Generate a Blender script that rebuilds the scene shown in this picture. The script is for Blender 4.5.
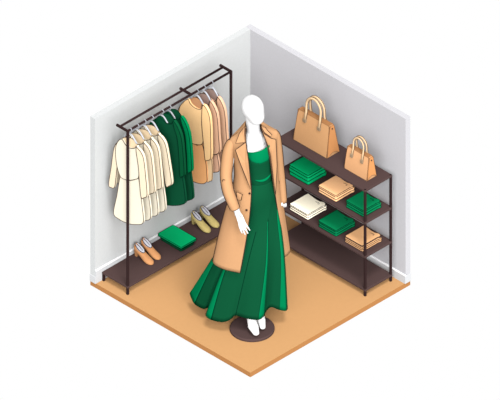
import bpy, bmesh, math, random
from mathutils import Vector, Matrix
random.seed(4)
SC = bpy.context.scene
for o in list(bpy.data.objects): bpy.data.objects.remove(o)
COL = SC.collection

# ---------------------------------------------------------------- camera, world, sun, exposure
cam_d = bpy.data.cameras.new('camera'); cam = bpy.data.objects.new('camera', cam_d); COL.objects.link(cam)
cam_d.type = 'ORTHO'; cam_d.ortho_scale = 4.0; cam_d.clip_end = 60
cam.rotation_euler = (math.atan(math.sqrt(2)), 0, math.radians(135))
cam.location = Vector((0.1193, 0.1159, 0)) + Vector((1, 1, 1)).normalized() * 12
SC.camera = cam
world = bpy.data.worlds.new('world'); SC.world = world; world.use_nodes = True
world.node_tree.nodes['Background'].inputs[0].default_value = (1, 1, 1, 1)
world.node_tree.nodes['Background'].inputs[1].default_value = 1.0
KEYS = ((.78, .45, .48, 3.3), (.52, .68, .52, 3.3), (.28, .86, .46, 3.3))
sun_d = bpy.data.lights.new('sun', 'SUN'); sun = bpy.data.objects.new('sun', sun_d); COL.objects.link(sun)
sun_d.energy = 3.5; sun_d.angle = math.radians(14)
sun_dir = Vector((-0.24, -0.40, -1.0)).normalized()      # from above, leaning in over the right-hand open side
sun.rotation_euler = sun_dir.to_track_quat('-Z', 'Y').to_euler(); sun.location = (1, 2, 4)
for sx, sy, sz, se in KEYS:      # added soft fill suns from the viewing side, to flatten the shading
    key_d = bpy.data.lights.new('soft_fill_sun', 'SUN'); key = bpy.data.objects.new('soft_fill_sun', key_d); COL.objects.link(key)
    key_d.energy = se; key_d.angle = math.radians(36)
    key.rotation_euler = Vector((-sx, -sy, -sz)).to_track_quat('-Z', 'Y').to_euler(); key.location = (sx * 5, sy * 5, sz * 5)
SC.view_settings.view_transform = 'Standard'; SC.view_settings.look = 'None'
SC.view_settings.exposure = 0.0; SC.view_settings.gamma = 1.0; SC.view_settings.use_curve_mapping = False

# ---------------------------------------------------------------- helpers
G = 0.34
def lin(c):
    c /= 255.0
    return c / 12.92 if c <= 0.04045 else ((c + 0.055) / 1.055) ** 2.4
def mat(name, rgb, k=1.0, rough=0.85, spec=0.12, noise=0.02, scale=60.0, bump=0.0):
    m = bpy.data.materials.new(name); m.use_nodes = True; nt = m.node_tree
    b = nt.nodes['Principled BSDF']
    col = [min(0.97, lin(c) * k * G) for c in rgb]
    b.inputs['Roughness'].default_value = rough
    b.inputs['Specular IOR Level'].default_value = spec if rough < .6 and spec > .15 else 0.0
    tc = nt.nodes.new('ShaderNodeTexCoord'); n = nt.nodes.new('ShaderNodeTexNoise')
    n.inputs['Scale'].default_value = scale; n.inputs['Detail'].default_value = 3
    r = nt.nodes.new('ShaderNodeValToRGB')
    r.color_ramp.elements[0].position = 0.3; r.color_ramp.elements[1].position = 0.7
    r.color_ramp.elements[0].color = [min(1, c * (1 - noise)) for c in col] + [1]
    r.color_ramp.elements[1].color = [min(1, c * (1 + noise)) for c in col] + [1]
    nt.links.new(tc.outputs['Object'], n.inputs['Vector'])
    nt.links.new(n.outputs['Fac'], r.inputs['Fac']); nt.links.new(r.outputs['Color'], b.inputs['Base Color'])
    if bump:
        bp = nt.nodes.new('ShaderNodeBump'); bp.inputs['Strength'].default_value = bump; bp.inputs['Distance'].default_value = 0.002
        nt.links.new(n.outputs['Fac'], bp.inputs['Height']); nt.links.new(bp.outputs['Normal'], b.inputs['Normal'])
    return m
M = dict(
    wall_l=mat('plaster_left_lit', (226, 228, 228), 1.0), wall_r=mat('plaster_right_shaded', (213, 212, 216), 1.08),  # lighter left, darker right: lit and shaded wall put into the paint
    base=mat('white_skirting_paint', (228, 229, 231), 1.0),
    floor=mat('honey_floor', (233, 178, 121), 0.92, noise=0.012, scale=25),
    bead_lit=mat('lit_edge_white', (252, 252, 253), 1.3), cream_s=mat('cream_sleeve_shaded', (253, 236, 206), 1.2), bag_t=mat('brown_leather_edge', (206, 146, 96), .8),  # sleeve cream made tanner, the sleeves' shading put into the colour
    floor_edge=mat('honey_floor_shaded_side', (214, 150, 92), 0.85),
    steel=mat('brown_black_steel', (90, 70, 67), 0.85, rough=0.55, spec=0.1), steel_d=mat('brown_black_tube', (66, 48, 48), 0.8, rough=0.6, spec=0.1),
    board=mat('dark_brown_board', (90, 71, 69), 1.05),
    line=mat('dark_stitching', (70, 52, 50), 0.9), line_soft=mat('taupe_stitching', (98, 78, 66), 0.9), line_g=mat('dark_green_stitching', (6, 52, 36), 0.9),
    cream=mat('cream_cloth', (255, 246, 223), 1.2, bump=0.1), cream_d=mat('pale_apricot_lining', (249, 222, 182), 1.4),
    g_dark=mat('bottle_green_cloth', (17, 82, 54), 1.2), g_mid=mat('mid_green_cloth', (18, 104, 64), 0.82), g_lite=mat('bright_green_cloth', (2, 133, 78), 1.25),
    tan=mat('light_tan_cloth', (240, 197, 143), 1.9), tan_d=mat('caramel_cloth', (207, 151, 100), 2.6), tan_l=mat('brown_neck_lining', (204, 150, 108), 1.5),
    tan_m=mat('pale_tan_cloth', (246, 208, 160), 1.6), rose=mat('rose_beige_cloth', (211, 168, 137), 1.85), rose_d=mat('mauve_neck_lining', (166, 140, 130), 1.6), rose_s=mat('mauve_skirt_cloth', (201, 160, 133), 2.1),
    silver=mat('pale_grey_hanger', (196, 198, 206), 1.0, rough=0.4, spec=0.3),
    skin=mat('white_mannequin_shell', (255, 255, 255), 1.08, rough=0.5, spec=0.2, noise=0.0),
    coat=mat('camel_coat_wool', (221, 168, 121), 0.94, bump=0.1), coat_in=mat('camel_lapel_wool', (222, 166, 112), 1.0),
    dress=mat('emerald_satin', (20, 98, 63), 0.78, rough=0.6), dress_lit=mat('lit_emerald_satin', (4, 148, 92), 0.85, rough=0.6),  # the lighter green carries the satin's lit areas in its colour
    bag=mat('tan_leather', (221, 168, 118), 1.1), bag_s=mat('amber_leather', (223, 155, 98), 1.0), bag2=mat('peach_leather', (246, 186, 134), 1.0), bag2_s=mat('apricot_leather', (238, 166, 104), 1.0),
    handle=mat('pale_handle_leather', (248, 212, 168), 1.0), tab=mat('grey_brown_metal', (176, 150, 122), 1.0, rough=0.4),
    f_green=mat('folded_green_knit', (5, 134, 80), 2.3), f_greend=mat('folded_deep_green_knit', (8, 112, 68), 1.85), f_tan=mat('folded_tan_knit', (228, 176, 128), 2.1),
    f_peach=mat('folded_peach_knit', (244, 188, 134), 1.2), f_cream=mat('folded_cream_knit', (255, 246, 222), 2.4),
    shoe=mat('tan_shoe_leather', (232, 166, 112), 0.92, rough=0.5), shoe2=mat('olive_shoe_leather', (180, 162, 103), 1.5, rough=0.5),
    insole=mat('grey_lilac_insole', (203, 203, 212), 1.3), sole=mat('dark_shoe_sole', (74, 56, 50), 1.0),
)
def finish(name, bm, m, parent=None, smooth=False):
    me = bpy.data.meshes.new(name)
    bmesh.ops.recalc_face_normals(bm, faces=bm.faces)
    bm.to_mesh(me); bm.free()
    if smooth:
        for p in me.polygons: p.use_smooth = True
    o = bpy.data.objects.new(name, me); COL.objects.link(o); me.materials.append(m)
    if parent: o.parent = parent
    return o
def box(bm, a, b, bev=0.0):
    r = bmesh.ops.create_cube(bm, size=1.0)
    for v in r['verts']:
        v.co = Vector([(a[i] + b[i]) / 2 + v.co[i] * (b[i] - a[i]) for i in range(3)])
    if bev:
        es = list({e for v in r['verts'] for e in v.link_edges})
        bmesh.ops.bevel(bm, geom=es, offset=bev, segments=2, affect='EDGES', profile=0.5)
def tube(bm, pts, rad, closed=False, n=8, flat=None):
    """sweep a round section along pts; rad number or list"""
    pts = [Vector(p) for p in pts]; N = len(pts); rings = []
    rr = rad if isinstance(rad, (list, tuple)) else [rad] * N
    up = None
    for i in range(N):
        if closed: t = pts[(i + 1) % N] - pts[i - 1]
        else: t = pts[min(i + 1, N - 1)] - pts[max(i - 1, 0)]
        if t.length < 1e-9: t = Vector((0, 0, 1))
        t.normalize()
        if up is None:
            up = Vector((0, 0, 1)) if abs(t.z) < 0.9 else Vector((1, 0, 0))
        u = (up - t * up.dot(t))
        if u.length < 1e-6: u = t.orthogonal()
        u.normalize(); up = u; w = t.cross(u)
        ring = []
        for k in range(n):
            a = 2 * math.pi * k / n
            ring.append(bm.verts.new(pts[i] + (u * math.cos(a) + w * math.sin(a)) * rr[i]))
        rings.append(ring)
    for i in range(N if closed else N - 1):
        A = rings[i]; B = rings[(i + 1) % N]
        for k in range(n):
            bm.faces.new((A[k], A[(k + 1) % n], B[(k + 1) % n], B[k]))
    if not closed:
        bm.faces.new(rings[0]); bm.faces.new(rings[-1])
def cr(pts, n=5, closed=False):
    """Catmull-Rom through pts (tuples of any length)"""
    pts = [tuple(p) for p in pts]; N = len(pts); out = []
    for i in range(N if closed else N - 1):
        if closed: p0, p1, p2, p3 = pts[i - 1], pts[i], pts[(i + 1) % N], pts[(i + 2) % N]
        else: p0, p1, p2, p3 = pts[max(i - 1, 0)], pts[i], pts[i + 1], pts[min(i + 2, N - 1)]
        for k in range(n):
            t = k / n
            out.append(tuple(0.5 * (2 * b + (c - a) * t + (2 * a - 5 * b + 4 * c - d) * t * t + (3 * b - a - 3 * c + d) * t ** 3)
                             for a, b, c, d in zip(p0, p1, p2, p3)))
    if not closed: out.append(pts[-1])
    return out
def thing(name, label, cat, loc=(0, 0, 0), group=None):
    o = bpy.data.objects.new(name, None); COL.objects.link(o); o.empty_display_size = 0.05
    o.location = loc; o['label'] = label; o['category'] = cat
    if group: o['group'] = group
    return o
def shift(bm, loc):
    bmesh.ops.translate(bm, verts=bm.verts, vec=-Vector(loc))
def part(name, bm, m, root, smooth=False):
    """bm is in place coordinates; root (unrotated) gives the origin"""
    shift(bm, root_loc(root)); return finish(name, bm, m, root, smooth)
def root_loc(o):
    v = Vector((0, 0, 0))
    while o: v += o.location; o = o.parent
    return v
def copy_tree(o, parent=None):
    c = o.copy(); COL.objects.link(c); c.parent = parent
    for ch in [x for x in bpy.data.objects if x.parent == o]: copy_tree(ch, c)
    return c
# survey of the photo: floor corner, metres per unit of the drawing's own isometric grid
def on_x(px, py, x):      # point of an upright plane x = const
    y = x + (px - 250.3) / 88.39
    return Vector((x, y, (188 + 51.03 * (x + y) - py) / 102.06))

# ---------------------------------------------------------------- room
L = 1.81; T = 0.053; H = 1.607
def structure(name, bm, m):
    o = finish(name, bm, m); o['kind'] = 'structure'; return o
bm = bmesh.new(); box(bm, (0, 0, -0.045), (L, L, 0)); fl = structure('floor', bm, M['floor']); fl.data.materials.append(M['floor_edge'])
for p in fl.data.polygons: p.material_index = 0 if p.normal.z > .5 else 1  # slab sides take a darker honey, their shade painted in
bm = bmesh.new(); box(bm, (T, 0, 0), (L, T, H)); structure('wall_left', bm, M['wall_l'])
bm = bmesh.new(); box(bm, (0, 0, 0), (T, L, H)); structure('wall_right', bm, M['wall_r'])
BT = 0.012; BL = 0.118; BR = 0.072
bm = bmesh.new()
box(bm, (T, T, 0), (L, T + BT, BL)); box(bm, (L, 0.0, 0), (L + 0.008, T + BT, .066), 0.001)
structure('baseboard_left', bm, M['base'])
bm = bmesh.new()
box(bm, (T, T + BT, 0), (T + BT, L, BR)); box(bm, (0.0, L, 0), (T + BT, L + 0.008, BR), 0.001)
structure('baseboard_right', bm, M['base'])
bm = bmesh.new(); box(bm, (T, T, BL), (L, T + BT + .002, BL + .011), .002); structure('trim_1', bm, M['bead_lit'])  # white strips added as painted highlight along the baseboard tops
bm = bmesh.new(); box(bm, (T, T + BT + .002, BR), (T + BT + .002, L + .008, BR + .011), .002); structure('trim_2', bm, M['bead_lit'])

# ---------------------------------------------------------------- rack with low bench along the left wall
RX, RY, RZ = 1.736, 0.349, 1.60; RX2 = 0.568
rack = thing('clothing_rack', 'dark brown steel clothes rail on two posts above a low bench shelf along left wall', 'clothes rack', (1.15, 0.21, 0))
for x in (RX, RX2):
    bm = bmesh.new(); box(bm, (x - .009, RY - .009, 0), (x + .009, RY + .009, RZ + .008), .002); part('post', bm, M['steel_d'], rack)
bm = bmesh.new(); tube(bm, [(RX, RY, RZ), (RX2, RY, RZ)], .0098); part('hanging_rail', bm, M['steel_d'], rack, True)
bm = bmesh.new(); tube(bm, [(RX + .004, RY - .088, RZ), (RX2 + .0, RY - .088, RZ)], .0098); part('rear_rail', bm, M['steel_d'], rack, True)
for x in (RX, 1.02, RX2):
    bm = bmesh.new(); box(bm, (x - .009, RY - .125, RZ - .009), (x + .009, RY, RZ + .009), .002); part('crossbar', bm, M['steel_d'], rack)
bm = bmesh.new(); box(bm, (.09, .0665, .066), (RX + .01, RY + .01, .084), .002); part('bench_shelf', bm, M['board'], rack)
for x, y in ((RX, .079), (RX2, .079), (.105, .079), (.105, RY)):
    bm = bmesh.new(); box(bm, (x - .009, y - .009, 0), (x + .009, y + .009, .066), .001); part('leg', bm, M['steel_d'], rack)

# ---------------------------------------------------------------- shelving unit along the right wall
SX0, SX1, SY0, SY1 = 0.118, 0.407, 0.712, 1.706
LEV = [0.069, 0.395, 0.727, 1.0416]
unit = thing('shelving_unit', 'dark brown open shelving unit with four shelves along right wall', 'shelves', (0.26, 1.2, 0))
for x in (SX0, SX1):
    for y in (SY0, SY1):
        bm = bmesh.new(); box(bm, (x - .009, y - .009, 0), (x + .009, y + .009, LEV[-1]), .002); part('post', bm, M['steel_d'], unit)
for z in LEV:
    bm = bmesh.new(); box(bm, (SX0 - .0095, SY0 - .0095, z - .02), (SX1 + .0095, SY1 + .0095, z), .002); part('shelf', bm, M['board'], unit)

# ---------------------------------------------------------------- hanging garments
def pillow(bm, outline3, normal, th):
    """closed outline (list of Vector) in one plane -> body of thickness th with rounded rims, front at +normal*th/2"""
    n = Vector(normal).normalized(); vs = [bm.verts.new(p - n * th / 2) for p in outline3]
    f = bm.faces.new(vs)
    r = bmesh.ops.extrude_face_region(bm, geom=[f])
    nv = [e for e in r['geom'] if isinstance(e, bmesh.types.BMVert)]
    bmesh.ops.translate(bm, verts=nv, vec=n * th)
    caps = [e for e in r['geom'] if isinstance(e, bmesh.types.BMFace)]
    es = list({e for c in caps for e in c.edges} | set(f.edges if f.is_valid else []))
    bmesh.ops.bevel(bm, geom=es, offset=th * 0.2, segments=2, affect='EDGES', profile=0.5, clamp_overlap=True)
def cloth(name, pts, c, off, th, m, root, line, n=4, lr=.0028, curve=True):
    x = c + off
    P = [on_x(a, b, x) for a, b in (cr(pts, n, True) if curve else pts)]
    bm = bmesh.new(); pillow(bm, P, (1, 0, 0), th)
    o = part(name, bm, m, root)
    if line:
        bm = bmesh.new(); tube(bm, [p + Vector((th * .5 - .001, 0, 0)) for p in P], lr, True, 6)
        s = part('piping', bm, line, o)
    return o
def pts_shift(pts, dx, dy=0): return [(a + dx, b + dy) for a, b in pts]
def hanger(c, label, group='hangers on the clothes rail', apex=1.553):
    t = thing('clothes_hanger', label, 'hanger', (c, RY, apex), group)
    bm = bmesh.new()
    pts = [(c, RY - .075, apex - .062), (c, RY - .03, apex - .006), (c, RY + .004, apex), (c, RY + .03, apex - .014), (c, RY + .07, apex - .056)]
    tube(bm, cr(pts, 4), .0072, n=8); part('shoulder_bar', bm, M['silver'], t, True)
    bm = bmesh.new()
    hk = [(c, RY, apex)] + [(c, RY + .016 * math.sin(a), RZ - .002 - .0145 * math.cos(a)) for a in [math.radians(d) for d in (0, 40, 80, 120, 160, 200, 240)]]
    hk = [(c, RY, apex), (c, RY + .004, RZ - .02)] + [(c, RY + .0125 * math.sin(a), RZ - .0125 * math.cos(a)) for a in [math.radians(d) for d in (20, 50, 80, 110, 140, 170, 200, 230, 260)]]
    tube(bm, hk, .0032, n=6); part('hook', bm, M['silver'], t, True)
    return t
HL = 'pale grey hanger hooked on the rail, holding '
hanger0 = hanger(1.704, HL + 'the cream dress nearest the left post')
for c, l in ((1.622, HL + 'the second cream dress'), (1.540, HL + 'the third cream dress'), (1.458, HL + 'the last cream dress beside the green coats'),
             (1.342, HL + 'the front darker green coat'), (1.257, HL + 'the green coat next to the tan dress'), (.947, HL + 'the light tan and caramel dress'),
             (.867, HL + 'the first rose beige dress'), (.782, HL + 'the rose beige dress nearest the right post')):
    h = copy_tree(hanger0); h.location = (c, RY, 1.553); h['label'] = l

# cream dress
C0 = 1.704
body = [(120.8, 138.5), (116.5, 142), (114.8, 150), (116, 164), (119.6, 175.7), (124, 178.8), (129.2, 179.6), (134, 178.8), (137.6, 177), (138.3, 168), (137.3, 158), (137.2, 150), (135.6, 145.5), (134, 147.6), (129, 147.5), (124.8, 144.2)]
skirt = [(119.6, 175.5), (116, 195), (112.7, 212.5), (118, 218.5), (127, 223.0), (135, 224), (141.6, 223), (142.4, 216), (140.5, 200), (137.6, 177.5), (134, 179), (129, 180), (124, 179)]
slv_l = [(119.5, 139.8), (115, 143.5), (112.6, 150), (110.3, 167), (107.8, 184), (110.5, 187), (113.6, 186.5), (115.2, 175), (116.2, 164), (116.5, 152), (118.6, 145)]
slv_r = [(136, 147), (140, 151), (143, 158.4), (145, 175), (146.4, 194), (143.5, 197), (140.5, 196.3), (138.8, 180), (138, 168), (136.5, 157), (135.5, 150)]
neck = [(120.6, 139), (123.5, 137.2), (129, 137.8), (133, 140.5), (136, 145.2), (134.4, 148.2), (129, 148.1), (124.4, 145)]
def garment(name, label, cat, group, c, parts, line):
    t = thing(name, label, cat, (c, RY, 1.45), group); out = {}
    for nm, pts, off, th, m in parts: out.setdefault(nm, []).append(cloth(nm, pts, c, off, th, M[m], t, line))
    return t, out
dx = 1.8
cd, cdp = garment('cream_dress', 'cream long sleeved dress nearest the left post, shown in full', 'dress', 'cream dresses on the rail', C0, [
    ('neck_lining', pts_shift(neck, dx), -.006, .006, 'cream_d'),
    ('bodice', pts_shift(body, dx), 0, .026, 'cream'), ('skirt', pts_shift(skirt, dx), 0, .022, 'cream'),
    ('sleeve', pts_shift(slv_l, dx), 0, .022, 'cream_s'), ('sleeve', pts_shift(slv_r, dx), 0.002, .03, 'cream_s')], M['line_soft'])
for i, (c, l) in enumerate(((1.622, 'second cream dress from the left post, mostly hidden by the first'),
             (1.540, 'third cream dress from the left post, between two others'),
             (1.458, 'last cream dress on the rail, its full sleeve lying over the green coat'))):
    d = copy_tree(cd); d.location.x = c; d['label'] = l
    if i == 2:
        s = [x for x in bpy.data.objects if x.parent == d and x.name.startswith('sleeve')][-1]
        # let the last free sleeve swing out a little
        piv = on_x(138, 149, C0) - cd.location
        a = math.radians(4.5)
        s.matrix_basis = Matrix.Translation(piv) @ Matrix.Rotation(a, 4, 'X') @ Matrix.Translation(-piv)

# green coats
gb = [(160.5, 115.6), (157, 118.2), (153.5, 122.5), (151, 135), (150, 160), (149, 180), (148.5, 194), (156, 200), (166, 204), (176, 205), (184, 203.5), (186.3, 200), (184, 180), (180.5, 160), (179, 140), (178, 127), (174.4, 121.5), (172.3, 123.4), (167.5, 122.6), (163.2, 119.0)]
gr = [(174.4, 120), (179, 127), (182.6, 138), (184.4, 155), (185.3, 173), (183.4, 175.8), (181.2, 175), (180.2, 155), (178.6, 138), (175.4, 127)]
gn = [(160.2, 116), (163, 113.6), (168, 113.6), (171.5, 116.5), (174.6, 121.4), (172.6, 124.4), (167.4, 123.8), (162.6, 120)]
gl = [(157, 118.5), (150, 124), (147.5, 140), (145.5, 160), (144.5, 168), (148, 169), (151, 160), (152.5, 140), (154.5, 126)]
for c, l, sm in ((1.342, 'bottle green long coat beside the cream dresses', 'g_mid'), (1.257, 'green long coat with brighter sleeve, in front of the tan dress', 'g_lite')):
    k = (1.342 - c)
    garment('green_coat', l, 'coat', 'green coats on the rail', c,
            [('neck_lining', pts_shift(gn, 88.39 * k, -51.03 * k), -.006, .006, 'g_dark'), ('body', pts_shift(gb, 88.39 * k, -51.03 * k), 0, .026, 'g_dark'), ('sleeve', pts_shift(gl, 88.39 * k, -51.03 * k), .004, .02, sm),
             ('sleeve', pts_shift(gr, 88.39 * k, -51.03 * k), .006, .032, sm)], M['line_g'])
# tan dress
tb = [(189, 98.6), (184, 102), (180.5, 107.5), (180.3, 118), (184, 130), (189, 140), (193.4, 142.7), (198, 144), (203, 143.4), (205, 135), (205.5, 120), (206, 110), (203.4, 103.8), (202.6, 107.7), (200, 108.8), (195, 106.6), (191, 102.6)]
tr = [(204, 104.6), (208.6, 110), (211.2, 120), (212, 140), (211.9, 157), (209, 159.6), (206.3, 158.6), (205, 145), (203.5, 130), (203, 118)]
tl = [(186, 101.5), (180, 107), (177.5, 118), (176.5, 135), (176, 146), (180, 148), (182, 135), (183, 118), (185, 108)]
ts = [(193.4, 142.7), (188, 155), (184, 170), (186, 176), (190, 178.8), (197.7, 182.3), (204, 183.2), (207.5, 181), (207.8, 175), (206.5, 160), (203, 144), (198, 144.8)]
tp = [(205.5, 156), (207, 168), (207.6, 181), (210.5, 180.8), (212.5, 178.5), (212.2, 160), (209, 156)]
tn = [(189.8, 98.8), (193, 97), (197.5, 97.6), (201, 100.6), (203.4, 104.2), (202.6, 108.6), (199.5, 109.4), (194.6, 107.2)]
garment('tan_dress', 'light tan dress with caramel skirt on the middle of the rail', 'dress', None, .947, [
    ('neck_lining', tn, -.006, .006, 'tan_l'), ('skirt', ts, 0, .022, 'tan_d'), ('side_panel', tp, -.008, .012, 'tan_m'), ('bodice', tb, 0, .026, 'tan'),
    ('sleeve', tl, 0, .02, 'tan'), ('sleeve', tr, .003, .032, 'tan')], M['line_soft'])
# rose beige dresses
rb = [(197.5, 96), (193, 100), (190, 106), (192, 125), (195, 140), (204, 144), (212, 146), (214, 135), (214, 115), (211.4, 100.8), (209.7, 104.1), (207, 104.8), (202.4, 102), (199.4, 98.2)]
rr_ = [(211.5, 101), (216.2, 108.5), (218.6, 118), (219.8, 135), (220.6, 150), (217.6, 153.5), (213.8, 152.6), (212.8, 140), (212, 120), (210.5, 108)]
rl = [(195, 98.5), (189, 104), (187.5, 118), (187, 140), (190.5, 141), (192, 125), (193, 108)]
rs = [(196, 141), (193, 155), (194, 164), (203, 169.5), (213, 171.8), (219, 171.2), (220, 168), (218, 155), (213, 143), (204, 143)]
rn = [(197.6, 95.4), (200, 93.4), (205, 93.6), (209, 96.6), (211.6, 100.4), (210.2, 104.8), (207, 105.4), (202, 102.8)]
for c, l in ((.867, 'rose beige dress hanging directly behind the tan dress'), (.782, 'rose beige dress nearest the right post, last on the rail')):
    k = (.867 - c); S_ = lambda p: pts_shift(p, 88.39 * k, -51.03 * k)
    garment('beige_dress', l, 'dress', 'rose beige dresses on the rail', c, [
        ('neck_lining', S_(rn), -.006, .006, 'rose_d'), ('skirt', S_(rs), 0, .022, 'rose_s'), ('bodice', S_(rb), 0, .026, 'rose'),
        ('sleeve', S_(rl), 0, .02, 'rose'), ('sleeve', S_(rr_), .003, .032, 'rose')], M['line_soft'])

# ---------------------------------------------------------------- folded clothes
def fold(name, label, group, x0, x1, y0, y1, z, h, m, line, top=False, curl=True):
    t = thing(name, label, 'folded clothes', ((x0 + x1) / 2, (y0 + y1) / 2, z), group)
    bm = bmesh.new(); r = .03; n = 5
    # rounded corners towards the room, a shallow dip at the wall side where the collar is folded in
    def arc(cx, cy, a0, a1): return [(cx + r * math.cos(math.radians(a0 + (a1 - a0) * i / n)), cy + r * math.sin(math.radians(a0 + (a1 - a0) * i / n))) for i in range(n + 1)]
    r0 = r; r = .012
    o2 = arc(x1 - r, y0 + r, -90, 0) + arc(x1 - r, y1 - r, 0, 90)
    if curl:
        o2 += [(x0 + .045, y1), (x0 + .02, y1 + .006), (x0 + .004, y1 - .004), (x0 - .002, y1 - .03), (x0 + .012, y1 - .06), (x0 + .012, (y0 + y1) / 2), (x0 + .004, y0 + .03)]
    else: o2 += arc(x0 + r, y1 - r, 90, 180)
    o2 += arc(x0 + r, y0 + r, 180, 270)
    # two leaves joined by a rolled fold at the front edge
    P = [Vector((a, b, z + h / 2)) for a, b in o2]
    pillow(bm, P, (0, 0, 1), h - .0016)
    part('cloth', bm, m, t)
    bm = bmesh.new(); tube(bm, [p + Vector((0, 0, -h / 2 + .0036)) for p in P], .0032, True, 6)
    if top: tube(bm, [p + Vector((0, 0, h / 2 - .003)) for p in P], .0027, True, 6)
    part('seam', bm, line, t)
    if top and curl:
        bm = bmesh.new(); cx, cy = x0 + .03, y1 - .045
        tube(bm, [(cx + .012, cy - .035, z + h), (cx + .004, cy - .012, z + h), (cx + .008, cy + .004, z + h), (cx + .018, cy + .006, z + h), (cx + .02, cy - .004, z + h)], .0018, n=6)
        part('collar_seam', bm, line, t)
    return t
def stack(kind, desc, group, x0, x1, y0, y1, z, n, h, m, line, curl=True):
    names = {2: ['bottom', 'top'], 3: ['bottom', 'middle', 'top'], 4: ['bottom', 'second from bottom', 'third from bottom', 'top']}[n]
    for i in range(n):
        j = .003 * ((i * 7 + int(x0 * 1000)) % 3 - 1)
        e = .004 * (n - 1 - i)
        fold(kind, '%s, %s of its stack' % (desc, names[i]), group, x0 - j - e * .5, x1 + e * .3, y0 + j, y1 + e * .6, z + i * h, h, m, line, i == n - 1, curl)
e = .0008
stack('folded_sweater', 'folded green sweater, upper stack by the coat', 'green sweaters left on second shelf', .17, .372, .812, 1.026, LEV[2] + e, 3, .0315, M['f_green'], M['line_g'])
stack('folded_shirt', 'folded tan shirt between two green stacks', 'tan shirts on second shelf', .172, .382, 1.152, 1.35, LEV[2] + e, 3, .0215, M['f_tan'], M['line'])
stack('folded_sweater', 'folded green sweater, stack under the small handbag', 'green sweaters right on second shelf', .172, .372, 1.455, 1.652, LEV[2] + e, 3, .0215, M['f_greend'], M['line_g'])
stack('folded_shirt', 'folded cream shirt on the third shelf', 'cream shirts on third shelf', .172, .385, .83, 1.035, LEV[1] + e, 3, .0185, M['f_cream'], M['line'])
stack('folded_sweater', 'folded green sweater beside the cream shirts', 'green sweaters on third shelf', .172, .387, 1.158, 1.356, LEV[1] + e, 3, .0195, M['f_greend'], M['line_g'])
stack('folded_shirt', 'folded peach shirt on the third shelf', 'peach shirts on third shelf', .172, .387, 1.458, 1.652, LEV[1] + e, 4, .0143, M['f_peach'], M['line'])
for i, (a, b, c_, d_, nm) in enumerate(((.955, 1.10, .085, .318, 'bottom'), (.952, 1.103, .08, .322, 'middle'), (.942, 1.118, .068, .336, 'top'))):
    fold('folded_trousers', 'folded green trousers between the shoes, %s of three' % nm, 'green trousers on the bench', a, b, c_, d_, .0848 + i * .0205, .0205,
         M['f_green'] if i == 2 else M['g_mid'], M['line_g'], i == 2, False)  # lower pairs darker, shade of the stack's sides put into the colour

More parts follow.
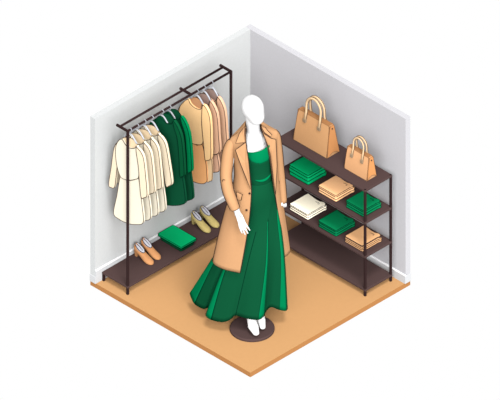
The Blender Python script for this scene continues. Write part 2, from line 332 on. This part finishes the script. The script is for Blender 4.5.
# ---------------------------------------------------------------- handbags
def bag(label, xb, xt, yb, yt, z, h, hy, hz, htop, m, ms, hr):
    t = thing('handbag', label, 'handbag', ((xb[0] + xb[1]) / 2, (yb[0] + yb[1]) / 2, z), 'handbags on the top shelf')
    def lerp(a, b, k): return a + (b - a) * k
    # shell of front, back, bottom and top with a pinched gusset at each end
    bm = bmesh.new(); R = 6; rows = []
    for i in range(R + 1):
        k = i / R
        x0, x1 = lerp(xb[0], xt[0], k), lerp(xb[1], xt[1], k); y0, y1 = lerp(yb[0], yt[0], k), lerp(yb[1], yt[1], k); zz = z + h * k
        bul = .006 * math.sin(math.pi * k)
        rows.append([bm.verts.new(p) for p in ((x1 + bul, y0, zz), (x1 + bul, y1, zz), (x0 - bul, y1, zz), (x0 - bul, y0, zz))])
    for i in range(R):
        A, B = rows[i], rows[i + 1]
        bm.faces.new((A[0], A[1], B[1], B[0])); bm.faces.new((A[2], A[3], B[3], B[2])); 
        bm.faces.new((A[1], A[2], B[2], B[1])); bm.faces.new((A[3], A[0], B[0], B[3]))
    bm.faces.new(rows[0]); bm.faces.new(rows[-1])
    bd = part('body', bm, m, t)
    for s, ye, yte in ((1, yb[1], yt[1]), (-1, yb[0], yt[0])):
        bm = bmesh.new(); xm = (xb[0] + xb[1]) / 2; tk = .012
        loop = [(xb[1], ye, z), (xb[1] - .008, ye, z + .002)]
        prof = [(xb[1] + .001, 0), (xm + .02, .03), (xm - .02, .035), (xb[0], 0)]
        def yy(zz): return lerp(ye, yte, (zz - z) / h)
        pts = [(xb[1] - .002, 0.002), (xm + .035, .022), (xm, .034), (xm - .035, .022), (xb[0] + .002, 0.002), (xt[0] - .001, h - .002), (xt[1] + .001, h - .002)]
        a = [bm.verts.new((x, yy(z + q) + s * .0015, z + q)) for x, q in pts]; b = [bm.verts.new((x, yy(z + q) + s * .009, z + q)) for x, q in pts]
        bm.faces.new(a); bm.faces.new(b)
        for i in range(len(pts)): bm.faces.new((a[i], a[(i + 1) % 7], b[(i + 1) % 7], b[i]))
        sp = part('side_panel', bm, ms, t)
        bm = bmesh.new(); tube(bm, [v for v in [(x, yy(z + q) + s * .008, z + q) for x, q in pts]], .0022, True, 6); part('piping', bm, M['line_soft'], sp)
    bm = bmesh.new(); box(bm, (xt[0] - .002, yt[0] + .004, z + h - .002), (xt[1] + .002, yt[1] - .004, z + h + .004), .001); part('top_strip', bm, M['bag_t'], t)
    bm = bmesh.new()
    for x_b, x_t in ((xb[1], xt[1]), (xb[0], xt[0])):
        tube(bm, [(x_b, yb[0], z + .003), (x_b, yb[1], z + .003), (x_t, yt[1], z + h), (x_t, yt[0], z + h)], .0024, True, 6)
    part('edge_piping', bm, M['line_soft'], t)
    bm = bmesh.new(); bmesh.ops.create_uvsphere(bm, u_segments=10, v_segments=6, radius=.007, matrix=Matrix.Translation(((xt[0] + xt[1]) / 2, yt[1] + .011, z + h - .028))); part('stud', bm, M['sole'], t, True)
    for s, x_b, x_t in ((1, xb[1], xt[1]), (-1, xb[0], xt[0])):
        k = (hz - z) / h; xa = lerp(x_b, x_t, k) + s * .009; xh = x_t - s * .003
        pts = []; N = 18; yc = (hy[0] + hy[1]) / 2; ry = (hy[1] - hy[0]) / 2; zs = htop - ry * 1.15
        pts = [(xa, hy[0], hz)] + [(lerp(xa, xh, .8), hy[0] + .002, lerp(hz, zs, .6))]
        pts += [(xh - s * .004 * math.sin(math.pi * i / N), yc - ry * math.cos(math.pi * i / N), zs + ry * 1.15 * math.sin(math.pi * i / N)) for i in range(N + 1)]
        pts += [(lerp(xa, xh, .8), hy[1] - .002, lerp(hz, zs, .6)), (xa, hy[1], hz)]
        bm = bmesh.new(); tube(bm, pts, hr, n=10); hd = part('handle', bm, M['handle'], t, True)
        bm = bmesh.new()
        for side in (1, -1):
            P = [Vector(p) for p in pts]; Q = []
            for i, p in enumerate(P):
                tg = (P[min(i + 1, len(P) - 1)] - P[max(i - 1, 0)]).normalized(); nn = tg.cross(Vector((1, 0, 0))).normalized()
                Q.append(p + nn * side * hr * .98)
            tube(bm, Q, .0026, n=6)
        part('edge_stitching', bm, M['line_soft'], hd)
        for y in hy:
            bm = bmesh.new(); box(bm, (xa - .009, y - hr - .004, hz - .016), (xa + .011, y + hr + .004, hz + .014), .002); part('handle_tab', bm, M['tab'], t)
bag('large tan leather handbag with two arched handles on the left of the top shelf', (.182, .325), (.232, .277), (.8145, 1.186), (.828, 1.17), LEV[3] + e, .284, (.912, 1.074), 1.268, 1.502, M['bag'], M['bag_s'], .0115)
bag('small peach leather handbag with two arched handles at the right end of the top shelf', (.212, .318), (.246, .286), (1.385, 1.634), (1.395, 1.626), LEV[3] + e, .208, (1.452, 1.567), 1.197, 1.38, M['bag2'], M['bag2_s'], .0085)

# ---------------------------------------------------------------- shoes
def shoe(name, label, group, x, y0, z, m):
    t = thing(name, label, 'shoe', (x, y0 + .1, z), group)
    #  s, bottom z, top z, half width
    prof = [(0.0, .066, .118, .014), (.008, .060, .122, .024), (.03, .052, .112, .030), (.06, .040, .096, .031), (.09, .020, .080, .031), (.12, .006, .062, .034), (.15, .001, .046, .036), (.175, .001, .034, .031), (.19, .002, .024, .020), (.196, .004, .016, .008)]
    prof = cr(prof, 3); bm = bmesh.new(); rings = []; n = 14
    for s, zb, zt, w in prof:
        ring = []
        for k in range(n):
            a = 2 * math.pi * k / n - math.pi / 2
            ca, sa = math.cos(a), math.sin(a); hh = (zt - zb) / 2
            wz = w * (1.0 if sa < 0 else (1 - .25 * sa))
            ring.append(bm.verts.new((x + wz * (abs(ca) ** .75) * (1 if ca > 0 else -1), y0 + s, z + zb + hh + hh * (abs(sa) ** .8) * (1 if sa > 0 else -1))))
        rings.append(ring)
    for A, B in zip(rings, rings[1:]):
        for k in range(n): bm.faces.new((A[k], A[(k + 1) % n], B[(k + 1) % n], B[k]))
    bm.faces.new(rings[0]); bm.faces.new(rings[-1])
    part('upper', bm, m, t, True)
    bm = bmesh.new()          # block heel, tapering down
    P = [bm.verts.new((x + a, y0 + b, z + c)) for a, b, c in ((-.010, .006, .0), (.010, .006, .0), (.010, .024, .0), (-.010, .024, .0), (-.020, .004, .066), (.020, .004, .066), (.022, .046, .052), (-.022, .046, .052))]
    for f in ((0, 1, 2, 3), (4, 5, 6, 7), (0, 1, 5, 4), (1, 2, 6, 5), (2, 3, 7, 6), (3, 0, 4, 7)): bm.faces.new([P[i] for i in f])
    part('heel', bm, m, t)
    # opening with a grey insole and a dark rim
    loop = []; N = 20
    def topz(s):
        for a, b in zip(prof, prof[1:]):
            if a[0] <= s <= b[0] + 1e-6: return a[2] + (b[2] - a[2]) * (s - a[0]) / max(1e-6, b[0] - a[0])
        return prof[-1][2]
    for k in range(N):
        a = 2 * math.pi * k / N; s = .052 - .049 * math.cos(a); w = (.0245) * math.sin(a)
        loop.append(Vector((x + w, y0 + s, z + topz(s) - .004 + .002 * (1 - abs(math.sin(a))))))
    bm = bmesh.new(); c0 = bm.verts.new((x, y0 + .05, z + topz(.05) + .0015)); vs = [bm.verts.new(p + Vector((0, 0, .003))) for p in loop]
    for k in range(N): bm.faces.new((c0, vs[k], vs[(k + 1) % N]))
    lower = [bm.verts.new(p + Vector((0, 0, -.01))) for p in loop]
    for k in range(N): bm.faces.new((vs[k], vs[(k + 1) % N], lower[(k + 1) % N], lower[k]))
    part('insole', bm, M['insole'], t, False)
    bm = bmesh.new(); tube(bm, [p + Vector((0, 0, .003)) for p in loop], .0028, True, 6)
    tube(bm, [(x, y0 + .02, z + topz(.02) + .003), (x, y0 + .05, z + topz(.05) + .003), (x, y0 + .082, z + topz(.082) + .003)], .0016, n=6)
    part('topline', bm, M['line'], t, True)
    return t
bz = .0842
a = shoe('ankle_shoe', 'tan high heeled shoe on the low bench, the one nearer the left post', 'tan shoes on the bench', 1.392, .092, bz, M['shoe'])
b = copy_tree(a); b.location.x = 1.302; b['label'] = 'tan high heeled shoe on the low bench, the one nearer the green trousers'; b.location.y -= .01
a = shoe('ankle_shoe', 'olive high heeled shoe on the low bench, the one nearer the green trousers', 'olive shoes on the bench', .755, .100, bz, M['shoe2'])
b = copy_tree(a); b.location.x = .658; b['label'] = 'olive high heeled shoe on the low bench, the one nearer the camel coat'; b.location.y += .0

# ---------------------------------------------------------------- mannequin (own frame: r to the side, f forward, z up; origin at the base disc)
MX, MY = 1.376, 1.397; Q = math.sqrt(.5)
def W(r, f, z): return Vector((MX - Q * r + Q * f, MY + Q * r + Q * f, z))
def mp(px, py, f): return W((px - 252.2) / 125.0, f, (329.5 + 72.17 * f - py) / 102.06)
man = thing('mannequin', 'faceless white female mannequin standing on a round dark base, wearing dress and coat', 'mannequin', (MX, MY, 0))
bm = bmesh.new(); n = 64
prof = [(.0, .0), (.176, .0), (.18, .004), (.18, .018), (.174, .025), (.0, .026)]
rings = [[bm.verts.new((MX + q * math.cos(2 * math.pi * k / n), MY + q * math.sin(2 * math.pi * k / n), z)) for k in range(n)] for q, z in prof[1:-1]]
for A, B in zip(rings, rings[1:]):
    for k in range(n): bm.faces.new((A[k], A[(k + 1) % n], B[(k + 1) % n], B[k]))
bm.faces.new(rings[0]); bm.faces.new(rings[-1])
part('base_disc', bm, M['board'], man)
bm = bmesh.new()
def hull(*balls):
    """convex blend of ellipsoids: (point, (rx, ry, rz) in r, f, z axes)"""
    t2 = bmesh.new()
    for p, rad in balls:
        if not isinstance(rad, (tuple, list)): rad = (rad, rad, rad)
        mtx = Matrix.Translation(p) @ Matrix.Rotation(math.radians(-45 + 180 + YAW), 4, 'Z') @ Matrix.Diagonal((rad[0], rad[1], rad[2], 1))
        bmesh.ops.create_uvsphere(t2, u_segments=20, v_segments=12, radius=1, matrix=mtx)
    r = bmesh.ops.convex_hull(t2, input=t2.verts)
    junk = [g for g in set(r['geom_interior']) | set(r['geom_unused']) if isinstance(g, bmesh.types.BMVert)]
    if junk: bmesh.ops.delete(t2, geom=junk, context='VERTS')
    me = bpy.data.meshes.new('tmp'); t2.to_mesh(me); t2.free(); bm.from_mesh(me); bpy.data.meshes.remove(me)
YAW = 25.0   # turned this much to its left
# head
hull((mp(252.6, 107.6, -.03), (.088, .108, .104)), (mp(256.6, 116.5, .0), (.064, .062, .074)))
# neck and shoulders
hull((mp(252, 118, -.05), .052), (mp(253.5, 131, -.06), .056))
hull((mp(253.5, 131, -.06), (.057, .05, .05)), (mp(255, 142, -.055), (.10, .07, .05)))
hull((mp(237, 143.5, -.03), .034), (mp(255, 139, -.055), (.07, .06, .045)), (mp(270, 139, -.1), .034))
hull((mp(255, 146, -.05), (.125, .08, .05)), (mp(257, 158, -.04), (.115, .085, .05)))
hull((mp(257, 160, -.04), (.112, .082, .04)), (mp(258.5, 178, -.045), (.092, .072, .04)))
hull((mp(258.5, 178, -.045), (.092, .072, .04)), (mp(259, 190, -.045), (.098, .078, .04)))
hull((mp(259, 190, -.045), (.098, .078, .04)), (mp(258.5, 206, -.05), (.115, .08, .06)))
# legs
hull((mp(252.5, 212, -.02), .07), (mp(251, 262, .02), .055)); hull((mp(251, 262, .02), .055), (mp(251, 280, .0), .052)); hull((mp(251, 280, .0), .052), (mp(250.0, 311, .01), .03))
hull((mp(264, 209, -.08), .07), (mp(262, 256, -.05), .055)); hull((mp(262, 256, -.05), .055), (mp(262, 275, -.07), .052)); hull((mp(262, 275, -.07), .052), (mp(260.0, 308, -.055), .03))
# feet in a high arch on the disc
hull((mp(249.8, 312, .01), .032), (mp(253.2, 326.0, .08), (.042, .038, .03))); hull((mp(253.2, 326.2, .08), (.044, .038, .027)), (mp(256.0, 333.0, .14), (.027, .027, .018)))
hull((mp(260, 309, -.055), .028), (mp(261.0, 319.8, .0), (.034, .031, .025))); hull((mp(261.2, 320.0, .0), (.035, .032, .024)), (mp(262.6, 327.0, .055), (.024, .024, .017)))
hull((mp(249.8, 312, .01), .026), (mp(249.4, 313.5, -.015), .024)); hull((mp(249.4, 316, -.02), .014), (mp(249.2, 325.4, -.025), .010))
hull((mp(260, 309, -.055), .024), (mp(259.6, 310.5, -.078), .022)); hull((mp(259.6, 311, -.082), .014), (mp(259.6, 320.6, -.09), .010))
# arms
def arm(*p):
    for a, b in zip(p, p[1:]): hull(a, b)
arm((mp(233.5, 147, -.02), .034), (mp(226.6, 176, .085), .032), (mp(236.2, 208, .18), .024))
arm((mp(273, 142, -.11), .032), (mp(279.3, 168, -.12), .028), (mp(283.6, 201, -.09), .022))
# hand on the coat front: palm, four bent fingers, thumb from the side
arm((mp(236.2, 208, .18), .023), (mp(237.8, 214, .19), (.026, .018, .026))); hull((mp(237.6, 213.0, .20), (.022, .014, .02)), (mp(241.0, 222.0, .215), (.027, .013, .014)))
def finger(pts, r0, r1):
    for i in range(len(pts) - 1):
        ra = r0 + (r1 - r0) * i / (len(pts) - 1); rb_ = r0 + (r1 - r0) * (i + 1) / (len(pts) - 1)
        hull((mp(*pts[i]), ra), (mp(*pts[i + 1]), rb_))
finger([(238.9, 222.0, .215), (239.7, 226.6, .228), (241.0, 230.6, .23), (242.2, 233.0, .222)], .0092, .006)
finger([(240.6, 222.4, .218), (242.1, 227.2, .235), (243.9, 231.8, .237), (245.2, 234.4, .228)], .0095, .006)
finger([(242.2, 221.8, .218), (244.3, 226.4, .235), (246.4, 230.6, .237), (247.8, 233.2, .228)], .0095, .006)
finger([(243.4, 220.6, .216), (246.0, 224.6, .232), (248.3, 228.0, .234), (249.8, 230.2, .228)], .0088, .006)
finger([(238.6, 212.0, .215), (241.4, 215.2, .238), (243.4, 219.0, .245), (244.9, 222.4, .243)], .0098, .0066)

# far hand, hanging relaxed with curled fingers
hull((mp(283.6, 201, -.09), .021), (mp(284.0, 203.6, -.085), (.022, .016, .024)))
for i, q in enumerate((-1.5, -.5, .5, 1.5)):
    finger([(284.0 + q * 1.15, 204.2, -.085), (284.2 + q * 1.15, 206.2 - abs(q) * .3, -.09), (284.0 + q * 1.1, 206.8 - abs(q) * .3, -.115), (283.6 + q * 1.05, 205.6, -.13)], .0085, .0065)
finger([(282.6, 202.2, -.075), (281.8, 204.2, -.06), (281.9, 205.4, -.06)], .0085, .0065)
body_o = part('body', bm, M['skin'], man, True)
rm = body_o.modifiers.new('remesh', 'REMESH'); rm.mode = 'VOXEL'; rm.voxel_size = .0036; rm.use_smooth_shade = True
sm_ = body_o.modifiers.new('smooth', 'SMOOTH'); sm_.factor = .5; sm_.iterations = 4

# ---------------------------------------------------------------- evening dress
dress = thing('evening_dress', 'long strapless emerald evening dress with flared skirt worn by the mannequin', 'dress', (MX, MY, 1.2))
yw = math.radians(YAW)
def tor(cx, f, side, fwd):   # point in the torso's own turned frame
    return ((cx - 252.2) / 125 + side * math.cos(yw) + fwd * math.sin(yw), f - side * math.sin(yw) + fwd * math.cos(yw))
rows = [  # z, centre px, centre f, half width, half depth
    (1.800, 257.6, -.045, .118, .106), (1.755, 257.8, -.045, .128, .112), (1.70, 258, -.045, .130, .114), (1.63, 258.4, -.045, .124, .104), (1.55, 258.8, -.045, .118, .096), (1.49, 259, -.045, .116, .096), (1.43, 259, -.045, .110, .090)]
rowsf = cr(rows, 6); NA = 96
grid = []
for z, cx, f, a_, b_ in rowsf:
    ring = []
    for k in range(NA):
        th = 2 * math.pi * k / NA
        r_, f_ = tor(cx, f, a_ * math.sin(th), b_ * math.cos(th)); ring.append(W(r_, f_, z + .036 * math.sin(th) * (z - 1.43) / .37))
    grid.append(ring)
bmA, bmB = bmesh.new(), bmesh.new()
def quad(b, pts): b.faces.new([b.verts.new(p) for p in pts])
for i in range(len(grid) - 1):
    for k in range(NA):
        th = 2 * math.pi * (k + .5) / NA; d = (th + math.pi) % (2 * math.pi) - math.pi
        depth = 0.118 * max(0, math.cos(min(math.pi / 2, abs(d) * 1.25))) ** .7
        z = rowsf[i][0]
        tgt = bmB if (1.80 - z) < depth else bmA  # crescent of lighter faces, a highlight painted on the bust
        quad(tgt, (grid[i][k], grid[i][(k + 1) % NA], grid[i + 1][(k + 1) % NA], grid[i + 1][k]))
def solid(o, th, off=1):
    m = o.modifiers.new('thickness', 'SOLIDIFY'); m.thickness = th; m.offset = off
for b, nm, mt in ((bmA, 'bodice', 'dress'), (bmB, 'bust_highlight', 'dress_lit')):
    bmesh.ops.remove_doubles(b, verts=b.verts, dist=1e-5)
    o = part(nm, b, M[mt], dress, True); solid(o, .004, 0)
bm = bmesh.new()   # curved waist tuck, its lit tone put into the colour
pts = []
for i in range(13):
    k = i / 12; th = -.62 + 1.24 * k; z = 1.512 - .02 * math.sin(math.pi * k) + .022 * (k - .3)
    r_, f_ = tor(258.8, -.045, .122 * math.sin(th), .100 * math.cos(th)); pts.append(W(r_, f_, z))
tube(bm, pts, [.002 + .009 * math.sin(math.pi * i / 12) for i in range(13)], n=8); part('waist_tuck', bm, M['dress_lit'], dress, True)
# skirt: columns run around the hem, rows from waist to hem; columns are (hem px, hem py, hem z, knee px, knee f, thigh px, thigh f)
ST = [
    (190.0, 293.0, .15, 216.0, -.06, 243.5, -.03), (194.5, 303.5, .12, 216.8, -.02, 244.0, .0), (203.4, 308.6, .12, 221.0, .03, 246.0, .03), (208.6, 307.6, .14, 224.5, .04, 248.0, .045),
    (205.9, 315.0, .13, 226.2, .06, 249.5, .055), (211.0, 319.4, .12, 227.6, .08, 251.0, .062), (221.8, 321.9, .12, 234.0, .105, 253.5, .068), (229.8, 319.6, .15, 241.0, .12, 256.0, .072),
    (235.6, 315.4, .19, 247.4, .12, 258.5, .072), (247.0, 318.4, .19, 256.0, .13, 262.0, .07), (258.4, 319.6, .18, 265.6, .115, 267.6, .058), (263.9, 316.0, .19, 267.6, .10, 268.4, .055),
    (265.8, 311.4, .21, 270.5, .07, 270.2, .045), (271.2, 307.0, .22, 275.5, .04, 273.0, .03), (279.6, 309.7, .18, 281.0, .03, 277.0, .0), (286.2, 310.4, .16, 283.6, .01, 279.0, -.03),
    (287.3, 306.0, .17, 284.4, -.03, 279.4, -.06)]
col = []
for hp, hy_, hz_, kp, kf, tp_, tf in ST:
    hf = (hy_ - 329.5 + 102.06 * hz_) / 72.17
    hem = (hp, hf, hz_)
    kz = 0.36 * (hz_ - .15) + .70
    col.append([hem, (kp, kf, kz), (tp_, tf, 1.10)])
back = [(284, -.20, .17, 281, -.14, 276, -.13), (268, -.30, .17, 268, -.19, 266, -.165), (245, -.33, .16, 250, -.2, 255, -.165), (215, -.33, .14, 230, -.19, 247, -.14), (195, -.25, .14, 219, -.13, 244, -.08)]
for hp, hf, hz_, kp, kf, tp_, tf in back: col.append([(hp, hf, hz_), (kp, kf, .70), (tp_, tf, 1.10)])
NC = len(col); SUB = 6
th0 = []   # waist angle of each column
for j in range(NC):
    if j <= 16: th0.append(-math.pi * .5 + math.pi * j / 16)
    else: th0.append(math.pi * .5 + math.pi * (j - 16) / (NC - 16))
for j in range(NC):
    r_, f_ = tor(259, -.045, .1165 * math.sin(th0[j]), .0965 * math.cos(th0[j])); col[j].append((r_ * 125 + 252.2, f_, 1.45))
    r_, f_ = tor(258.6, -.045, .150 * math.sin(th0[j]), .118 * math.cos(th0[j])); col[j][-1:] = [(r_ * 125 + 252.2, f_, 1.32), col[j][-1]]
# smooth around each of the five levels, then smooth down each fine column
levels = [cr([c[i] for c in col], SUB, True) for i in range(5)]
NF = len(levels[0]); fine = []
for k in range(NF):
    c5 = [levels[i][k] for i in (4, 3, 2, 1, 0)]
    fine.append([W((p[0] - 252.2) / 125, p[1], p[2]) for p in cr(c5, 8)])
NR = len(fine[0])
strips = {'main': bmesh.new()}; ins = {(0, 1): 20, (4, 5): 20, (10, 11): 16, (14, 15): 14}  # wedges of lighter green, light on the folds put into the colour
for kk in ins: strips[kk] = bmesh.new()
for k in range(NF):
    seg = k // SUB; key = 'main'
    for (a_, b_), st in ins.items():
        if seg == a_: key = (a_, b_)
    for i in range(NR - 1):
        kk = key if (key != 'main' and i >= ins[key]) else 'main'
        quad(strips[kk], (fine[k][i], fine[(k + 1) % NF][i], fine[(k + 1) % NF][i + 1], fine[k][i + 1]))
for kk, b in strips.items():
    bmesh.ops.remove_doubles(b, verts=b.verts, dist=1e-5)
    o = part('skirt' if kk == 'main' else 'lit_fold', b, M['dress' if kk == 'main' else 'dress_lit'], dress, True); solid(o, .005, 0)
    if kk == 'main': skirt_o = o
def line_part(name, pts, root, m='line', r=.0030, closed=False):
    bm = bmesh.new(); tube(bm, pts, r, closed, 6); return part(name, bm, M[m], root, True)
line_part('hem_piping', [fine[k][-1] for k in range(NF)], skirt_o, 'line_g', .0028, True)
for j, st in ((8, 18), (1, 20), (5, 20), (11, 16)):
    line_part('pleat_seam', [p + Vector((.002, .002, .001)) for p in fine[j * SUB][st:]], skirt_o, 'line_g', .0024)

# ---------------------------------------------------------------- coat
coat = thing('wool_coat', 'open camel wool coat with notched lapels worn by the mannequin over the green dress', 'coat', (MX, MY, 1.3))
# each level: LF, LM, LS, LB, B, RB, RS, RM, RF   as (px, py, f)
def zt(px, z, f): return (px, 329.5 + 72.17 * f - 102.06 * z, f)
CL = [
    [(245.6, 127.5, .00), (245.0, 126.0, -.015), (244.6, 124.8, -.03), zt(246, 1.985, -.08), zt(252, 1.99, -.12), zt(259, 1.975, -.12), (261.5, 124.6, -.09), (261.6, 126, -.06), (261.0, 127.2, -.04)],
    [(245.8, 134.0, .03), (242.0, 133.0, .01), (238.5, 132.6, -.02), zt(242, 1.93, -.09), zt(254, 1.94, -.14), zt(264, 1.92, -.14), (271.0, 128.6, -.10), (268.0, 130.0, -.06), (262.6, 132.0, -.03)],
    [(246.4, 142.0, .055), (238.5, 141.5, .05), (230.5, 139.4, -.0), zt(237, 1.86, -.08), zt(254, 1.87, -.16), zt(271, 1.85, -.16), (277.6, 132.2, -.10), (274.0, 136.0, -.06), (265.6, 140.0, -.02)],
    [zt(247.6, 1.80, .08), zt(239.0, 1.79, .075), zt(232.5, 1.78, .01), zt(238, 1.78, -.09), zt(256, 1.78, -.17), zt(273, 1.77, -.17), zt(278.0, 1.77, -.12), zt(274.5, 1.78, -.025), zt(268.0, 1.785, .03)],
    [zt(249.2, 1.65, .10), zt(240.0, 1.65, .09), zt(234.6, 1.65, .02), zt(240, 1.65, -.08), zt(257, 1.65, -.16), zt(273, 1.65, -.17), zt(277.4, 1.65, -.12), zt(275.5, 1.65, -.02), zt(270.6, 1.65, .03)],
    [zt(251.4, 1.46, .10), zt(240.0, 1.46, .09), zt(234.4, 1.46, .02), zt(240, 1.46, -.08), zt(257, 1.46, -.15), zt(273, 1.46, -.16), zt(278.2, 1.46, -.12), zt(277.0, 1.46, -.035), zt(273.4, 1.46, .015)],
    [zt(249.6, 1.20, .13), zt(235.0, 1.20, .105), zt(226.4, 1.20, .02), zt(233, 1.20, -.1), zt(257, 1.20, -.18), zt(275, 1.20, -.18), zt(281.8, 1.20, -.13), zt(280.5, 1.20, -.06), zt(277.0, 1.20, -.02)],
    [zt(245.6, .95, .15), zt(229.0, .95, .115), zt(219.6, .95, .02), zt(227, .95, -.11), zt(256, .95, -.2), zt(278, .95, -.2), zt(285.4, .95, -.14), zt(284.6, .95, -.08), zt(281.4, .95, -.03)],
    [zt(240.2, .672, .16), zt(223.0, .676, .11), zt(213.4, .68, .02), zt(222, .68, -.12), zt(255, .68, -.22), zt(281, .68, -.21), zt(289.4, .68, -.14), zt(288.2, .68, -.09), zt(284.6, .68, -.05)],
]
lv = [cr(r_, 6) for r_ in CL]; NK = len(lv[0]); cf = []
for k in range(NK): cf.append([mp(*p) for p in cr([l[k] for l in lv], 6)])
bm = bmesh.new(); NRc = len(cf[0])
vv = [[bm.verts.new(p) for p in c] for c in cf]
for k in range(NK - 1):
    for i in range(NRc - 1): bm.faces.new((vv[k][i], vv[k + 1][i], vv[k + 1][i + 1], vv[k][i + 1]))
cb = part('coat_body', bm, M['coat'], coat, True); solid(cb, .010, 0)
out = Vector((.004, .004, 0))
line_part('front_edge', [p + out for p in cf[0]], cb); line_part('front_edge', [p + out for p in cf[-1]], cb)
line_part('hem_edge', [c[-1] + Vector((0, 0, -.004)) for c in cf], cb)
ls = [p + (p - W(.03, 0, p.z)).normalized() * .008 for p in cf[12]]; line_part('side_seam', ls[6:], cb)
rs_ = [p + (p - W(.03, -.05, p.z)).normalized() * .008 for p in cf[36]]; line_part('side_seam', rs_[22:], cb)
# sleeves
def sleeve(path, label=None):
    """path of (px, py, f, half width, half depth)"""
    P = cr(path, 5); bm = bmesh.new(); rings = []; n = 18; cs = [mp(*p[:3]) for p in P]; edges = ([], [])
    for i, p in enumerate(P):
        t = (cs[min(i + 1, len(cs) - 1)] - cs[max(i - 1, 0)]).normalized()
        side = Vector((-Q, Q, 0)); side = (side - t * side.dot(t)).normalized(); fw = side.cross(t).normalized()
        rings.append([bm.verts.new(cs[i] + side * p[3] * math.cos(2 * math.pi * k / n) + fw * p[4] * math.sin(2 * math.pi * k / n)) for k in range(n)])
        edges[0].append(cs[i] + side * (p[3] + .0045)); edges[1].append(cs[i] - side * (p[3] + .0045))
    for A, B in zip(rings, rings[1:]):
        for k in range(n): bm.faces.new((A[k], A[(k + 1) % n], B[(k + 1) % n], B[k]))
    bm.faces.new(rings[0])
    last = [v.co.copy() for v in rings[-1]]
    o = part('sleeve', bm, M['coat'], coat, True); solid(o, .005, 0)
    line_part('cuff_edge', last, o, closed=True)
    line_part('sleeve_seam', edges[0], o); line_part('sleeve_seam', edges[1], o)
    return o
sleeve([(233.5, 140.6, -.01, .018, .03), (231.0, 143.5, .0, .036, .045), (228.6, 152, .02, .045, .055), (227.0, 164, .05, .046, .055), (226.1, 177, .09, .043, .052), (228.0, 190, .14, .042, .048), (231.6, 200, .18, .040, .045), (235.2, 208.6, .2, .036, .042)])
sleeve([(272.5, 131.6, -.11, .016, .03), (275.9, 134.6, -.11, .029, .04), (277.6, 148, -.11, .034, .045), (279.0, 165, -.115, .035, .045), (281.0, 182, -.115, .033, .042), (283.4, 201.5, -.10, .026, .035)])
# collar and lapels lying on the fronts
def flap(name, pts, th=.008, m='coat', root=coat, line='line', n=1, lift=.0):
    pp = cr(pts, n, True) if n > 1 else pts
    P = [mp(*p) for p in pp]; c = sum(P, Vector()) / len(P)
    nrm = Vector((0, 0, 0))
    for i in range(len(P)): nrm += (P[i] - c).cross(P[(i + 1) % len(P)] - c)
    nrm.normalize()
    if nrm.dot(Vector((1, 1, .5))) < 0: nrm = -nrm
    bm = bmesh.new(); A = [bm.verts.new(p + nrm * lift) for p in P]; B = [bm.verts.new(p + nrm * (th + lift)) for p in P]
    ca, cb_ = bm.verts.new(c + nrm * lift), bm.verts.new(c + nrm * (th + lift + .002))
    for i in range(len(P)):
        j = (i + 1) % len(P)
        bm.faces.new((A[i], A[j], ca)); bm.faces.new((B[i], B[j], cb_)); bm.faces.new((A[i], A[j], B[j], B[i]))
    o = part(name, bm, M[m], root); line_part('stitching', [p + nrm * (th + lift) for p in P], o, line, closed=True)
    return o
flap('lapel', [(251.0, 189.0, .115), (250.2, 176.0, .118), (248.9, 162.0, .115), (247.4, 151.0, .10), (246.0, 141.8, .075), (240.5, 145.5, .085), (235.4, 149.3, .085), (240.0, 162.0, .115), (246.0, 177.0, .12)], lift=.004)
flap('collar', [(245.8, 142.3, .072), (245.2, 134.0, .05), (245.4, 126.0, .02), (243.0, 129.0, .015), (239.8, 133.4, .03), (236.2, 143.2, .07)], lift=.004)
flap('lapel', [(274.6, 194.0, .018), (271.6, 172.0, .034), (269.2, 154.0, .045), (266.5, 144.0, .03), (262.2, 133.0, .0), (269.8, 137.6, -.01), (275.0, 139.0, -.01), (276.2, 165.0, .0)], lift=.004)
flap('collar', [(260.6, 127.0, -.03), (263.5, 132.5, -.01), (269.6, 137.0, -.01), (271.4, 135.2, -.02), (266.8, 130.6, -.03), (264.5, 127.4, -.045)], lift=.006)
flap('pocket_flap', [(236.4, 191.4, .13), (242.4, 194.0, .13), (241.0, 200.0, .13), (237.0, 199.2, .13)], th=.006)
for px, py, f in ((249.6, 193.5, .115), (246.6, 210.2, .135)):
    bm = bmesh.new(); bmesh.ops.create_uvsphere(bm, u_segments=12, v_segments=8, radius=.009, matrix=Matrix.Translation(mp(px, py, f)) @ Matrix.Diagonal((1, 1, 1, 1))); part('button', bm, M['line'], coat, True)
line_part('elbow_crease', [mp(222.6, 181.5, .145), mp(222.4, 180.2, .145), mp(223.6, 179.6, .147), mp(225.2, 180.2, .148)], coat, r=.0025)
line_part('elbow_crease', [mp(277.2, 181.0, -.068), mp(277.0, 179.6, -.068), mp(278.4, 179.0, -.068), mp(279.4, 181.8, -.068), mp(279.2, 186.0, -.068)], coat, r=.0022)
